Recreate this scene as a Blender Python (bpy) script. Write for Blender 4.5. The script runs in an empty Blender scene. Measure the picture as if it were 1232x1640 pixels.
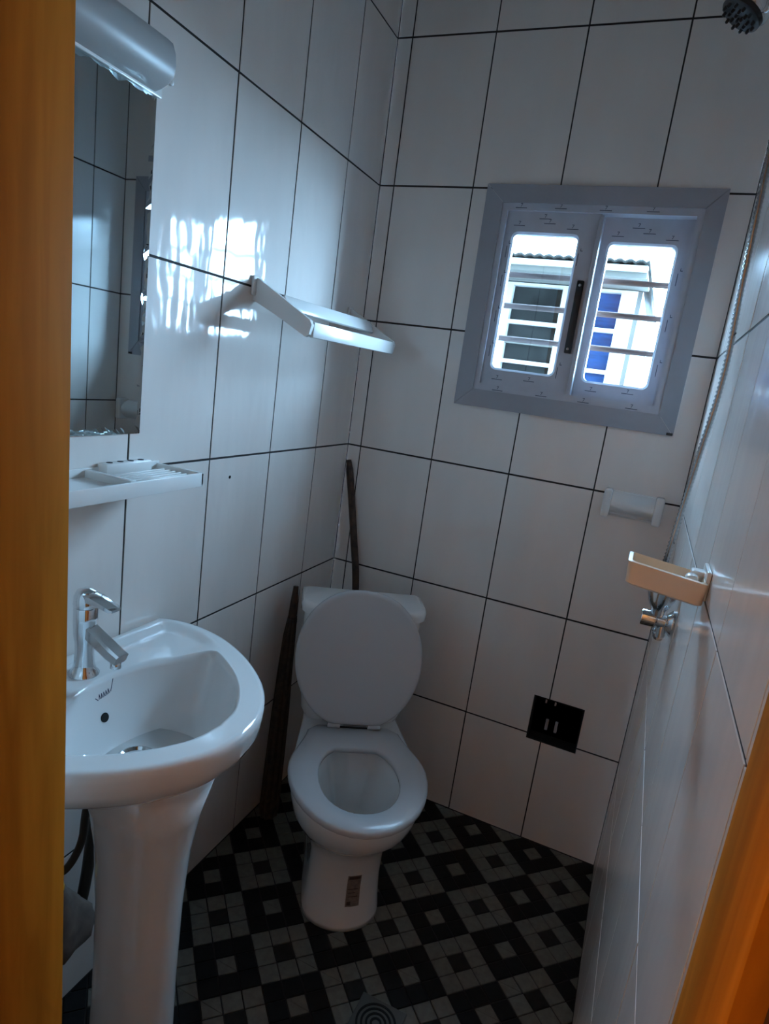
import bpy, bmesh, math, random
from mathutils import Vector, Matrix
random.seed(7)
S = bpy.context.scene
C = S.collection

# ------------------------------------------------------------------ camera
RIGHT = Vector((0.91065565, 0.39066668, 0.13448358))
DOWN = Vector((0.20609075, -0.14739568, -0.96736814))
FWD = Vector((-0.3580962, 0.90865508, -0.2147395))
EYE = Vector((0.91500664, -1.90680015, 1.41768782))
FPX = 1014.655
cam_d = bpy.data.cameras.new('camera')
cam = bpy.data.objects.new('camera', cam_d)
C.objects.link(cam)
cam.matrix_world = Matrix(((RIGHT.x, -DOWN.x, -FWD.x, EYE.x), (RIGHT.y, -DOWN.y, -FWD.y, EYE.y),
                           (RIGHT.z, -DOWN.z, -FWD.z, EYE.z), (0, 0, 0, 1)))
cam_d.sensor_fit = 'HORIZONTAL'
cam_d.sensor_width = 36.0
cam_d.lens = 36.0 * FPX / 1232.0
cam_d.clip_start = 0.02
S.camera = cam

# ------------------------------------------------------------------ world and exposure
world = bpy.data.worlds.new('overcast_sky')
S.world = world
world.use_nodes = True
bg = world.node_tree.nodes['Background']
bg.inputs['Color'].default_value = (0.43, 0.70, 1.0, 1)
bg.inputs['Strength'].default_value = 112.0
S.view_settings.view_transform = 'Standard'
S.view_settings.look = 'None'
S.view_settings.exposure = 0.0
S.view_settings.gamma = 1.0
S.view_settings.use_curve_mapping = False
S.cycles.max_bounces = 12
S.cycles.diffuse_bounces = 7
S.cycles.glossy_bounces = 5
S.cycles.transparent_max_bounces = 12
S.cycles.caustics_reflective = False
S.cycles.caustics_refractive = False
S.cycles.sample_clamp_indirect = 25.0

def portal(name, loc, rot, sx, sy):
    d = bpy.data.lights.new(name, 'AREA')
    d.shape = 'RECTANGLE'; d.size = sx; d.size_y = sy
    d.cycles.is_portal = True
    o = bpy.data.objects.new(name, d); C.objects.link(o)
    o.location = loc; o.rotation_euler = rot
    return o
portal('window_daylight_portal', (0.66, 0.14, 1.665), (-math.pi / 2, 0, 0), 0.54, 0.54)

# ------------------------------------------------------------------ materials
def new_mat(name):
    m = bpy.data.materials.new(name); m.use_nodes = True
    nt = m.node_tree
    return m, nt, nt.nodes['Principled BSDF']

def mat(name, col, rough=0.5, metal=0.0, var=0.0, vscale=8.0, bump=0.0, bscale=40.0, stretch=(1, 1, 1), coat=0.0, spec=0.5):
    m, nt, p = new_mat(name)
    p.inputs['Base Color'].default_value = (*col, 1)
    p.inputs['Roughness'].default_value = rough
    p.inputs['Metallic'].default_value = metal
    p.inputs['Coat Weight'].default_value = coat
    p.inputs['Specular IOR Level'].default_value = spec
    geo = nt.nodes.new('ShaderNodeNewGeometry')
    mp = nt.nodes.new('ShaderNodeMapping')
    mp.inputs['Scale'].default_value = stretch
    nt.links.new(geo.outputs['Position'], mp.inputs['Vector'])
    if var > 0:
        n = nt.nodes.new('ShaderNodeTexNoise'); n.inputs['Scale'].default_value = vscale
        n.inputs['Detail'].default_value = 5
        nt.links.new(mp.outputs[0], n.inputs['Vector'])
        r = nt.nodes.new('ShaderNodeValToRGB')
        r.color_ramp.elements[0].position = 0.3; r.color_ramp.elements[1].position = 0.7
        r.color_ramp.elements[0].color = (*[c * (1 - var) for c in col], 1)
        r.color_ramp.elements[1].color = (*[min(1, c * (1 + var * 0.5)) for c in col], 1)
        nt.links.new(n.outputs['Fac'], r.inputs[0]); nt.links.new(r.outputs[0], p.inputs['Base Color'])
    if bump > 0:
        n = nt.nodes.new('ShaderNodeTexNoise'); n.inputs['Scale'].default_value = bscale
        n.inputs['Detail'].default_value = 2
        nt.links.new(mp.outputs[0], n.inputs['Vector'])
        b = nt.nodes.new('ShaderNodeBump'); b.inputs['Strength'].default_value = 1.0
        b.inputs['Distance'].default_value = bump
        nt.links.new(n.outputs['Fac'], b.inputs['Height']); nt.links.new(b.outputs[0], p.inputs['Normal'])
    return m

def wood(name, c1, c2, rough=0.6):
    m, nt, p = new_mat(name)
    geo = nt.nodes.new('ShaderNodeNewGeometry')
    mp = nt.nodes.new('ShaderNodeMapping'); mp.inputs['Scale'].default_value = (14, 14, 1.1)
    nt.links.new(geo.outputs['Position'], mp.inputs['Vector'])
    n = nt.nodes.new('ShaderNodeTexNoise'); n.inputs['Scale'].default_value = 3; n.inputs['Detail'].default_value = 6
    n.inputs['Distortion'].default_value = 0.6
    nt.links.new(mp.outputs[0], n.inputs['Vector'])
    r = nt.nodes.new('ShaderNodeValToRGB')
    r.color_ramp.elements[0].position = 0.35; r.color_ramp.elements[0].color = (*c1, 1)
    r.color_ramp.elements[1].position = 0.7; r.color_ramp.elements[1].color = (*c2, 1)
    nt.links.new(n.outputs['Fac'], r.inputs[0]); nt.links.new(r.outputs[0], p.inputs['Base Color'])
    p.inputs['Roughness'].default_value = rough
    p.inputs['Specular IOR Level'].default_value = 0.04
    return m

M = {}
M['tile'] = mat('glazed_tile', (0.745, 0.692, 0.652), 0.07, var=0.05, vscale=5, bump=0.0022, bscale=9, stretch=(1.7, 1.7, 0.6))
M['tile_side'] = mat('glazed_tile_plain', (0.745, 0.692, 0.652), 0.17, var=0.05, vscale=5, bump=0.0012, bscale=6, stretch=(2.0, 2.0, 0.3))
M['grout'] = mat('dark_grout', (0.022, 0.018, 0.018), 0.9)
M['plaster'] = mat('hall_plaster', (0.58, 0.44, 0.31), 0.9, var=0.1)
M['ceiling'] = mat('ceiling_paint', (0.55, 0.53, 0.50), 0.9)
M['ext'] = mat('outside_render', (0.22, 0.20, 0.18), 0.9, var=0.15)
M['ground'] = mat('outside_concrete', (0.16, 0.15, 0.14), 0.95, var=0.2)
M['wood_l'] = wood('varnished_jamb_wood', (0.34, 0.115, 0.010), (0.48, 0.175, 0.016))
M['wood_shade'] = wood('shaded_jamb_wood', (0.05, 0.02, 0.008), (0.09, 0.035, 0.012))  # shade on the rebate face, put into a darker jamb colour
M['cer'] = mat('white_ceramic', (0.72, 0.725, 0.72), 0.07, coat=0.3)
M['plast'] = mat('white_plastic', (0.72, 0.71, 0.69), 0.22)
M['seatp'] = mat('white_seat_plastic', (0.50, 0.50, 0.51), 0.25)
M['shelfc'] = mat('cream_plastic', (0.78, 0.62, 0.46), 0.3)
M['chrome'] = mat('chrome', (0.72, 0.74, 0.76), 0.10, metal=1.0)
M['dull'] = mat('dull_drain_metal', (0.10, 0.095, 0.085), 0.5, metal=0.6)
M['steel'] = mat('ribbed_steel', (0.36, 0.36, 0.36), 0.22, metal=1.0)
M['black'] = mat('black_plastic', (0.012, 0.012, 0.014), 0.4)
M['dark'] = mat('dark_cavity', (0.008, 0.007, 0.007), 0.9)
M['pin'] = mat('dull_pin', (0.42, 0.36, 0.36), 0.5)
M['lamp'] = mat('frosted_lamp_cover', (0.36, 0.355, 0.35), 0.4)
M['upvc'] = mat('film_covered_frame', (0.46, 0.47, 0.52), 0.35, var=0.08, vscale=20)
M['trim'] = mat('grey_window_trim', (0.33, 0.33, 0.36), 0.55, var=0.06)
M['ink'] = mat('film_ink', (0.05, 0.055, 0.09), 0.7)
M['bar'] = mat('painted_bar', (0.10, 0.07, 0.06), 0.7, spec=0.2)
M['fl_light'] = mat('mosaic_light', (0.15, 0.148, 0.128), 0.5, spec=0.25, var=0.2, vscale=60)
M['fl_mid'] = mat('mosaic_mid', (0.020, 0.019, 0.017), 0.6, spec=0.2, var=0.3, vscale=40)
M['fl_dark'] = mat('mosaic_dark', (0.009, 0.008, 0.008), 0.6, spec=0.2, var=0.35, vscale=40)
M['fl_base'] = mat('floor_grout', (0.020, 0.018, 0.017), 0.9)
M['stick'] = mat('worn_stick', (0.06, 0.028, 0.016), 0.6, var=0.8, vscale=45)
M['brush'] = mat('brown_bristles', (0.045, 0.026, 0.015), 0.8, var=0.7, vscale=60)
M['rag'] = mat('grey_brown_cloth', (0.17, 0.13, 0.11), 0.95, var=0.35, vscale=25)
M['yellow'] = mat('yellow_plastic', (0.60, 0.34, 0.02), 0.4)
M['hose'] = mat('dark_rubber_hose', (0.035, 0.025, 0.018), 0.5)
M['label'] = mat('brown_label', (0.22, 0.165, 0.135), 0.7, var=0.3, vscale=120)
M['labelink'] = mat('label_ink', (0.06, 0.035, 0.025), 0.7)
M['water'] = mat('bowl_water', (0.20, 0.18, 0.12), 0.03)
M['h_wall'] = mat('neighbour_wall', (0.09, 0.09, 0.085), 0.9, var=0.15)
M['h_roof'] = mat('neighbour_roof', (0.05, 0.05, 0.048), 0.8, var=0.3, spec=0.1)
M['h_fascia'] = mat('neighbour_fascia', (0.13, 0.13, 0.12), 0.9, spec=0.1)
M['h_white'] = mat('neighbour_white_frame', (0.45, 0.45, 0.45), 0.5)
M['h_pane'] = mat('neighbour_dark_pane', (0.016, 0.018, 0.018), 0.5, var=0.6, vscale=14, spec=0.05)
M['h_blue'] = mat('neighbour_blue_curtain', (0.010, 0.055, 0.17), 0.7, spec=0.05, var=0.5, vscale=9, stretch=(1, 1, 5))

def mirror_mat():
    m, nt, p = new_mat('mirror_silver')
    p.inputs['Base Color'].default_value = (0.50, 0.57, 0.58, 1)
    p.inputs['Metallic'].default_value = 1.0
    p.inputs['Roughness'].default_value = 0.015
    return m
M['mirror'] = mirror_mat()

def glass_mat():
    m = bpy.data.materials.new('window_glass'); m.use_nodes = True
    nt = m.node_tree; nt.nodes.clear()
    out = nt.nodes.new('ShaderNodeOutputMaterial')
    t = nt.nodes.new('ShaderNodeBsdfTransparent'); t.inputs[0].default_value = (0.90, 0.94, 0.95, 1)
    g = nt.nodes.new('ShaderNodeBsdfGlossy'); g.inputs['Roughness'].default_value = 0.02
    mx = nt.nodes.new('ShaderNodeMixShader'); mx.inputs[0].default_value = 0.06
    nt.links.new(t.outputs[0], mx.inputs[1]); nt.links.new(g.outputs[0], mx.inputs[2])
    nt.links.new(mx.outputs[0], out.inputs[0])
    return m
M['glass'] = glass_mat()

# ------------------------------------------------------------------ mesh helpers
def rootloc(o):
    while o.parent is not None:
        o = o.parent
    return o

def link_mesh(name, me, mats, parent=None, smooth=False, angle=None):
    """verts are world coordinates unless the root is marked local"""
    if not isinstance(mats, (list, tuple)):
        mats = [mats]
    for m in mats:
        me.materials.append(M[m] if isinstance(m, str) else m)
    o = bpy.data.objects.new(name, me); C.objects.link(o)
    if parent is not None:
        o.parent = parent
        r = rootloc(parent)
        if r.type == 'EMPTY' and not r.get('_local'):
            me.transform(Matrix.Translation(-Vector(r.location)))
    if smooth:
        for p in me.polygons:
            p.use_smooth = True
        if angle is not None:
            me.set_sharp_from_angle(angle=math.radians(angle))
    return o

def pyd(name, v, f, m, parent=None, smooth=False, angle=None, mi=None):
    me = bpy.data.meshes.new(name)
    me.from_pydata([tuple(p) for p in v], [], f)
    bm = bmesh.new(); bm.from_mesh(me)
    bmesh.ops.recalc_face_normals(bm, faces=bm.faces); bm.to_mesh(me); bm.free()
    if mi:
        for p, k in zip(me.polygons, mi):
            p.material_index = k
    me.update()
    return link_mesh(name, me, m, parent, smooth, angle)

def box(name, lo, hi, m, parent=None, bevel=0.0, seg=2, rot=None):
    bm = bmesh.new()
    bmesh.ops.create_cube(bm, size=1)
    lo, hi = Vector(lo), Vector(hi)
    c, s = (lo + hi) / 2, hi - lo
    for v in bm.verts:
        v.co = Vector((v.co.x * s.x, v.co.y * s.y, v.co.z * s.z))
    if bevel > 0:
        bmesh.ops.bevel(bm, geom=list(bm.edges), offset=bevel, segments=seg, affect='EDGES', profile=0.5)
    if rot is not None:
        bmesh.ops.transform(bm, matrix=rot, verts=bm.verts)
    bmesh.ops.translate(bm, vec=c, verts=bm.verts)
    me = bpy.data.meshes.new(name); bm.to_mesh(me); bm.free()
    return link_mesh(name, me, m, parent, bevel > 0, 40)

def loft(name, rings, m, parent=None, cap0=True, cap1=True, smooth=True, angle=None, closed=True):
    n = len(rings[0]); v = [p for r in rings for p in r]; f = []
    for k in range(len(rings) - 1):
        for i in range(n if closed else n - 1):
            j = (i + 1) % n
            f.append((k * n + i, k * n + j, (k + 1) * n + j, (k + 1) * n + i))
    if cap0: f.append(tuple(range(n))[::-1])
    if cap1: f.append(tuple((len(rings) - 1) * n + i for i in range(n)))
    return pyd(name, v, f, m, parent, smooth, angle)

def tube(name, path, r, m, parent=None, sides=10, rib=None):
    path = [Vector(p) for p in path]
    rings = []
    up = Vector((0.013, 0.31, 0.95)).normalized()
    for i, p in enumerate(path):
        t = (path[min(i + 1, len(path) - 1)] - path[max(i - 1, 0)]).normalized()
        a = t.cross(up)
        if a.length < 1e-3: a = t.cross(Vector((1, 0, 0)))
        a.normalize(); b = t.cross(a)
        rr = r[i] if isinstance(r, (list, tuple)) else r
        if rib and i % 2: rr *= rib
        rings.append([p + (a * math.cos(q) + b * math.sin(q)) * rr for q in [2 * math.pi * k / sides for k in range(sides)]])
    return loft(name, rings, m, parent, smooth=True, angle=60)

def spline(pts, n):
    pts = [Vector(p) for p in pts]; out = []
    P = [pts[0] * 2 - pts[1]] + pts + [pts[-1] * 2 - pts[-2]]
    segs = len(pts) - 1
    for k in range(n + 1):
        t = k / n * segs; i = min(int(t), segs - 1); u = t - i
        a, b, c, d = P[i:i + 4]
        out.append(0.5 * ((2 * b) + (c - a) * u + (2 * a - 5 * b + 4 * c - d) * u * u + (3 * b - a - 3 * c + d) * u ** 3))
    return out

def lathe(name, prof, org, m, parent=None, sides=24, axis='Z', cap=True):
    """prof: (radius, height) list along the axis"""
    ax = {'X': (Vector((0, 1, 0)), Vector((0, 0, 1)), Vector((1, 0, 0))),
          'Y': (Vector((0, 0, 1)), Vector((1, 0, 0)), Vector((0, 1, 0))),
          'Z': (Vector((1, 0, 0)), Vector((0, 1, 0)), Vector((0, 0, 1)))}
    if isinstance(axis, str):
        a, b, c = ax[axis]
    else:
        c = Vector(axis).normalized(); a = c.orthogonal().normalized(); b = c.cross(a)
    org = Vector(org)
    rings = [[org + c * h + (a * math.cos(q) + b * math.sin(q)) * r for q in [2 * math.pi * k / sides for k in range(sides)]] for r, h in prof]
    return loft(name, rings, m, parent, cap, cap, True, 40)

def tag(o, label, cat, group=None):
    o['label'] = label; o['category'] = cat
    if group: o['group'] = group
    return o

def thing(name, label, cat, loc=(0, 0, 0), rotz=0.0, group=None, local=False):
    o = bpy.data.objects.new(name, None); C.objects.link(o)
    o.empty_display_size = 0.05
    o.location = loc; o.rotation_euler = (0, 0, rotz)
    if local: o['_local'] = 1
    return tag(o, label, cat, group)

def struct(o):
    o['kind'] = 'structure'; return o

# plane frames: wall coordinates (u, v, n) -> world
def fr_back(u, v, n): return (u, -n, v)           # n = out of the wall, into the room
def fr_left(u, v, n): return (n, -u, v)           # u = distance from the back corner
WD = 1.031
def fr_right(u, v, n): return (WD - n, -u, v)
def fr_front(u, v, n): return (u, -1.455 + n, v)

def cells(rect, holes):
    u0, u1, v0, v1 = rect
    us = sorted({u0, u1, *[min(max(h[k], u0), u1) for h in holes for k in (0, 1)]})
    vs = sorted({v0, v1, *[min(max(h[k], v0), v1) for h in holes for k in (2, 3)]})
    keep = set()
    for i in range(len(us) - 1):
        for j in range(len(vs) - 1):
            cu, cv = (us[i] + us[i + 1]) / 2, (vs[j] + vs[j + 1]) / 2
            if not any(h[0] < cu < h[1] and h[2] < cv < h[3] for h in holes):
                keep.add((i, j))
    return us, vs, keep

def plate(name, rect, holes, n0, n1, fr, m, parent=None, off=(0, 0, 0)):
    """flat slab between n0 and n1 with rectangular holes"""
    us, vs, keep = cells(rect, holes)
    if not keep: return None
    v, f, idx = [], [], {}
    def vi(i, j, s):
        if (i, j, s) not in idx:
            idx[(i, j, s)] = len(v)
            v.append(Vector(fr(us[i], vs[j], n1 if s else n0)) - Vector(off))
        return idx[(i, j, s)]
    for (i, j) in sorted(keep):
        for s in (0, 1):
            f.append((vi(i, j, s), vi(i + 1, j, s), vi(i + 1, j + 1, s), vi(i, j + 1, s)))
        for di, dj, a, b in ((-1, 0, (i, j), (i, j + 1)), (1, 0, (i + 1, j), (i + 1, j + 1)), (0, -1, (i, j), (i + 1, j)), (0, 1, (i, j + 1), (i + 1, j + 1))):
            if (i + di, j + dj) not in keep:
                f.append((vi(*a, 0), vi(*b, 0), vi(*b, 1), vi(*a, 1)))
    return pyd(name, v, f, m, parent)

def tile_wall(wall, fr, ujoints, vjoints, holes, gu, gv, m, tn=0.0014):
    """one tile object per cell of the joint grid; whole tiles share mesh data"""
    cache = {}
    for i in range(len(ujoints) - 1):
        for j in range(len(vjoints) - 1):
            u0, u1 = ujoints[i] + gu / 2, ujoints[i + 1] - gu / 2
            v0, v1 = vjoints[j] + gv / 2, vjoints[j + 1] - gv / 2
            hit = [h for h in holes if h[0] < u1 and h[1] > u0 and h[2] < v1 and h[3] > v0]
            if hit:
                plate('tile', (u0, u1, v0, v1), hit, -tn, 0.0, fr, m, wall)
                continue
            w, h = (u1 - u0) / 2, (v1 - v0) / 2
            key = (round(w, 4), round(h, 4))
            if key not in cache:
                c = 0.0005; v = []; o0 = Vector(fr(0, 0, 0))
                for (a, b, n) in ((w, h, -tn), (w, h, -0.0004), (w - c, h - c, 0.0)):
                    v += [Vector(fr(s * a, t * b, n)) - o0 for s, t in ((-1, -1), (1, -1), (1, 1), (-1, 1))]
                f = [(8, 9, 10, 11)]
                for k in (0, 4):
                    f += [(k + q, k + (q + 1) % 4, k + 4 + (q + 1) % 4, k + 4 + q) for q in range(4)]
                o = pyd('tile', v, f, m, wall)
                cache[key] = o.data
            else:
                o = bpy.data.objects.new('tile', cache[key]); C.objects.link(o); o.parent = wall
            o.location = fr((u0 + u1) / 2, (v0 + v1) / 2, 0)
            # real tiles are never set perfectly flat
            o.rotation_euler = (random.gauss(0, 0.0010), random.gauss(0, 0.0010), random.gauss(0, 0.0010))

# ------------------------------------------------------------------ room shell
ZR = [0.0] + [0.3675 + 0.4 * k for k in range(6)] + [2.65]
CEIL = 2.65
YF = -1.455
WIN = (0.392, 0.928, 1.40, 1.932)
BOX = (0.750, 0.905, 0.349, 0.500)
wall_back = struct(plate('wall_back', (-0.12, 1.16, -0.05, CEIL), [WIN, BOX], -0.16, -0.0014, fr_back, 'grout'))
tile_wall(wall_back, fr_back, [0.0, 0.0472, 0.2972, 0.5472, 0.7972, WD], ZR, [WIN, BOX], 0.0040, 0.0054, 'tile')
wall_left = struct(plate('wall_left', (0.004, 1.56, -0.05, CEIL), [], -0.12, -0.0014, fr_left, 'grout'))
tile_wall(wall_left, fr_left, [0.0] + [0.219 + 0.25 * k for k in range(5)] + [1.455], ZR, [], 0.0042, 0.0050, 'tile')
wall_right = struct(plate('wall_right', (0.004, 1.462, -0.05, CEIL), [], -0.12, -0.0014, fr_right, 'grout'))
tile_wall(wall_right, fr_right, [0.0] + [0.141 + 0.25 * k for k in range(6)] + [1.461], ZR, [], 0.0036, 0.0050, 'tile_side')
wall_front = struct(plate('wall_front', (-0.12, 1.16, -0.05, CEIL), [(0.352, 1.064, -1, 2.09)], -0.11, -0.0014, fr_front, 'grout'))
tile_wall(wall_front, fr_front, [0.0, 0.25, 0.5, 0.75, WD], ZR, [(0.352, 1.064, -1, 2.09)], 0.003, 0.005, 'tile')
ceiling = struct(box('ceiling', (-0.12, -1.56, CEIL), (1.16, 0.16, CEIL + 0.1), 'ceiling'))
floor = struct(box('floor', (-0.12, -1.56, -0.08), (1.16, 0.1, -0.003), 'fl_base'))

# mosaic floor, laid at 45 degrees: blocks of three by three, light with a dark heart and dark with a light heart
SQ = 0.197 / math.sqrt(2)          # block pitch
PC = SQ / 3
A0 = Vector((0.649, -0.35))        # left corner of one light block
E1 = Vector((1, 1)) / math.sqrt(2); E2 = Vector((1, -1)) / math.sqrt(2)
def clip(poly, lim):
    for ax, val, sg in lim:
        out = []
        for k in range(len(poly)):
            p, q = poly[k], poly[(k + 1) % len(poly)]
            dp, dq = (p[ax] - val) * sg, (q[ax] - val) * sg
            if dp >= 0: out.append(p)
            if dp * dq < 0: out.append(p + (q - p) * (dp / (dp - dq)))
        poly = out
        if len(poly) < 3: return []
    return poly
def pix(x, y, z=0.0):
    d = Vector((x, y, z)) - EYE
    w = d.dot(FWD)
    return 616 + FPX * d.dot(RIGHT) / w, 820 + FPX * d.dot(DOWN) / w, w
cellist = []
for i in range(-60, 60):
    for j in range(-60, 60):
        c = A0 + E1 * ((i + 0.5) * PC) + E2 * ((j + 0.5) * PC)
        if not (-0.05 < c.x < WD + 0.05 and YF - 0.15 < c.y < 0.05): continue
        bi, bj = i // 3, j // 3
        heart = (i % 3 == 1) and (j % 3 == 1)
        lightb = (bi + bj) % 2 == 0
        corner = (i % 3 != 1) and (j % 3 != 1)
        if lightb: kind = 'mid' if heart else 'light'
        else: kind = 'light' if heart else 'dark'
        split = (not lightb and heart) or (lightb and corner and (i % 3 == j % 3) and random.random() < 0.55)
        g = PC / 2 - 0.0015
        raw = [c + E1 * (a * g) + E2 * (b * g) for a, b in ((-1, -1), (1, -1), (1, 1), (-1, 1))]
        poly = clip(raw, ((0, 0.001, 1), (0, WD - 0.001, -1), (1, -0.001, -1), (1, -1.6, 1)))
        if not poly: continue
        u, v, w = pix(c.x, c.y)
        inframe = 60 < u < 1010 and v < 1660
        whole = len(poly) == 4 and all((a - b).length < 1e-6 for a, b in zip(poly, raw))
        cellist.append((0 if inframe else 1, w, c, poly, whole, kind, split))
cellist.sort(key=lambda t: (t[0], t[1]))
def slab_from(poly, c, h):
    n = len(poly)
    inn = []
    for p in poly:
        d = c - p; L = max(d.length, 1e-4)
        inn.append(p + d * min(0.0014 / L, 0.4))
    v = [Vector((p.x, p.y, -0.003)) for p in poly] + [Vector((p.x, p.y, h - 0.0008)) for p in poly] + [Vector((p.x, p.y, h)) for p in inn]
    f = [tuple(2 * n + k for k in range(n))]
    for b in (0, n):
        f += [(b + k, b + (k + 1) % n, b + n + (k + 1) % n, b + n + k) for k in range(n)]
    return v, f
def cell_geo(poly, c, split):
    if split and len(poly) == 4:
        v, f = [], []
        sh = 0.0011
        for tri in ((0, 1, 2), (2, 3, 0)):
            pp = [poly[k].copy() for k in tri]
            cc = sum(pp, Vector((0, 0))) / 3
            pp = [p + (cc - p).normalized() * sh for p in pp]
            vv, ff = slab_from(pp, cc, 0.0)
            f += [tuple(a + len(v) for a in q) for q in ff]; v += vv
        return v, f
    return slab_from(poly, c, 0.0)
MK = {'light': 'fl_light', 'mid': 'fl_mid', 'dark': 'fl_dark'}
ccache = {}; rv, rf, rm = [], [], []; nparts = 0
for vis, w, c, poly, whole, kind, split in cellist:
    if nparts < 300 and vis == 0:
        nparts += 1
        if whole:
            key = (kind, split)
            if key not in ccache:
                v, f = cell_geo([p - c for p in poly], Vector((0, 0)), split)
                o = pyd('floor_tile', v, f, MK[kind], floor); ccache[key] = o.data
            else:
                o = bpy.data.objects.new('floor_tile', ccache[key]); C.objects.link(o); o.parent = floor
            o.location = (c.x, c.y, 0)
        else:
            v, f = cell_geo(poly, sum(poly, Vector((0, 0))) / len(poly), False)
            pyd('floor_tile', v, f, MK[kind], floor)
    else:
        v, f = cell_geo(poly, sum(poly, Vector((0, 0))) / len(poly), split)
        rf += [tuple(a + len(rv) for a in q) for q in f]; rv += v
        rm += [('light', 'mid', 'dark').index(kind)] * len(f)
o = pyd('distant_floor_tiles', rv, rf, ['fl_light', 'fl_mid', 'fl_dark'], floor, mi=rm)
o['kind'] = 'stuff'

# door frame: varnished jambs with a rebate towards the hall
door = struct(box('door_1', (0.352, -1.575, 2.045), (1.064, -1.450, 2.09), 'wood_l', bevel=0.002))
jl = box('jamb', (0.352, -1.575, 0.0), (0.397, -1.450, 2.045), 'wood_l', door, bevel=0.003)
for v_ in jl.data.vertices:              # this jamb is a little out of plumb
    v_.co.x += -0.0194 * (v_.co.z - 1.25)
box('jamb', (1.0185, -1.560, 0.0), (1.064, -1.452, 2.045), 'wood_l', door, bevel=0.003)
box('rebate', (1.034, -1.620, 0.0), (1.064, -1.560, 2.09), 'wood_shade', door, bevel=0.002)
box('rebate', (0.332, -1.620, 0.0), (0.370, -1.575, 2.09), 'wood_shade', door, bevel=0.002)

# closed hall behind the camera, with an unseen globe lamp added for warm fill light
HX0, HX1, HY0, HY1 = -0.70, 1.95, -2.95, -1.56
struct(box('floor_hall', (HX0, HY0, -0.08), (HX1, HY1, 0.0), 'ground'))
struct(box('ceiling_hall', (HX0, HY0, CEIL), (HX1, HY1, CEIL + 0.1), 'ceiling'))
struct(box('wall_hall_left', (HX0 - 0.1, HY0, -0.08), (HX0, HY1, CEIL), 'plaster'))
struct(box('wall_hall_rear', (HX0 - 0.1, HY0 - 0.1, -0.08), (HX1 + 0.1, HY0, CEIL), 'plaster'))
struct(box('wall_hall_front_left', (HX0 - 0.1, HY1 - 0.03, -0.08), (0.332, HY1 + 0.10, CEIL), 'plaster'))
struct(box('wall_hall_front_right', (1.066, HY1 - 0.03, -0.08), (HX1, HY1 + 0.10, CEIL), 'plaster'))
struct(box('wall_hall_front_top', (0.332, HY1 - 0.03, 2.09), (1.066, HY1, CEIL), 'plaster'))
def fr_end(u, v, n): return (HX1 + n, u, v)
struct(plate('wall_hall_right', (HY0 - 0.1, HY1 + 0.1, -0.08, CEIL), [], 0.0, 0.10, fr_end, 'plaster'))

hl = thing('added_hall_lamp', 'added unseen globe lamp giving warm fill light from the hall', 'lamp', (-0.70, -1.72, 2.1))
lathe('holder', [(0.06, 0.0), (0.06, 0.015), (0.035, 0.035), (0.03, 0.07)], (-0.699, -1.72, 2.1), 'plast', hl, 24, 'X')
gm, gnt, gp = new_mat('added_lamp_globe')
gp.inputs['Base Color'].default_value = (0.9, 0.85, 0.75, 1)
gp.inputs['Emission Color'].default_value = (1.0, 0.66, 0.34, 1)
gp.inputs['Emission Strength'].default_value = 155.0
lathe('globe', [(0.09 * math.sin(math.pi * k / 14) + 0.0005, 0.09 * math.cos(math.pi * k / 14)) for k in range(15)], (-0.545, -1.72, 2.1), gm, hl, 24)

# ------------------------------------------------------------------ window
window = struct(plate('window_1', (0.393, 0.927, 1.401, 1.931), [(0.412, 0.908, 1.424, 1.910)], -0.075, 0.006, fr_back, 'upvc'))
def ring(name, o, i, n0, n1, m, parent):
    return plate(name, o, [i], n0, n1, fr_back, m, parent)
def mitre_trim():
    o = (0.344, 0.970, 1.352, 1.976); i = (0.396, 0.924, 1.404, 1.928)
    co = lambda r: [(r[0], r[2]), (r[1], r[2]), (r[1], r[3]), (r[0], r[3])]
    O, I = co(o), co(i)
    for k in range(4):
        k2 = (k + 1) % 4; e = 0.0004
        q = [O[k], O[k2], I[k2], I[k]]
        cx = sum(p[0] for p in q) / 4; cy = sum(p[1] for p in q) / 4
        q = [(p[0] + (cx - p[0]) * 0.002, p[1] + (cy - p[1]) * 0.002) for p in q]
        v = [fr_back(*p, 0.0005) for p in q] + [fr_back(*p, 0.011) for p in q]
        pyd('trim_board', v, [(0, 1, 2, 3), (4, 5, 6, 7)] + [(a, (a + 1) % 4, 4 + (a + 1) % 4, 4 + a) for a in range(4)], 'trim', window)
mitre_trim()
def rrect(u0, u1, v0, v1, r, n=5):
    pts = []
    for cx, cy, a0 in ((u1 - r, v1 - r, 0), (u0 + r, v1 - r, 90), (u0 + r, v0 + r, 180), (u1 - r, v0 + r, 270)):
        for k in range(n + 1):
            a = math.radians(a0 + 90 * k / n); pts.append((cx + r * math.cos(a), cy + r * math.sin(a)))
    return pts
def sash(o, g, n0, n1):
    n = 5
    inn = rrect(*g, 0.014, n); bev = rrect(g[0] - .006, g[1] + .006, g[2] - .006, g[3] + .006, 0.018, n)
    out = rrect(*o, 0.002, n)
    rings = [[fr_back(*p, n0) for p in inn], [fr_back(*p, n1 - .005) for p in inn], [fr_back(*p, n1) for p in bev],
             [fr_back(*p, n1) for p in out], [fr_back(*p, n0) for p in out], [fr_back(*p, n0) for p in inn]]
    s = loft('sash', rings, 'upvc', window, False, False, smooth=False)
    plate('pane', (g[0] - .004, g[1] + .004, g[2] - .004, g[3] + .004), [], (n0 + n1) / 2 - .002, (n0 + n1) / 2 + .002, fr_back, 'glass', s)
    return s
sl = sash((0.408, 0.672, 1.419, 1.914), (0.438, 0.618, 1.473, 1.850), -0.030, -0.006)
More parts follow.
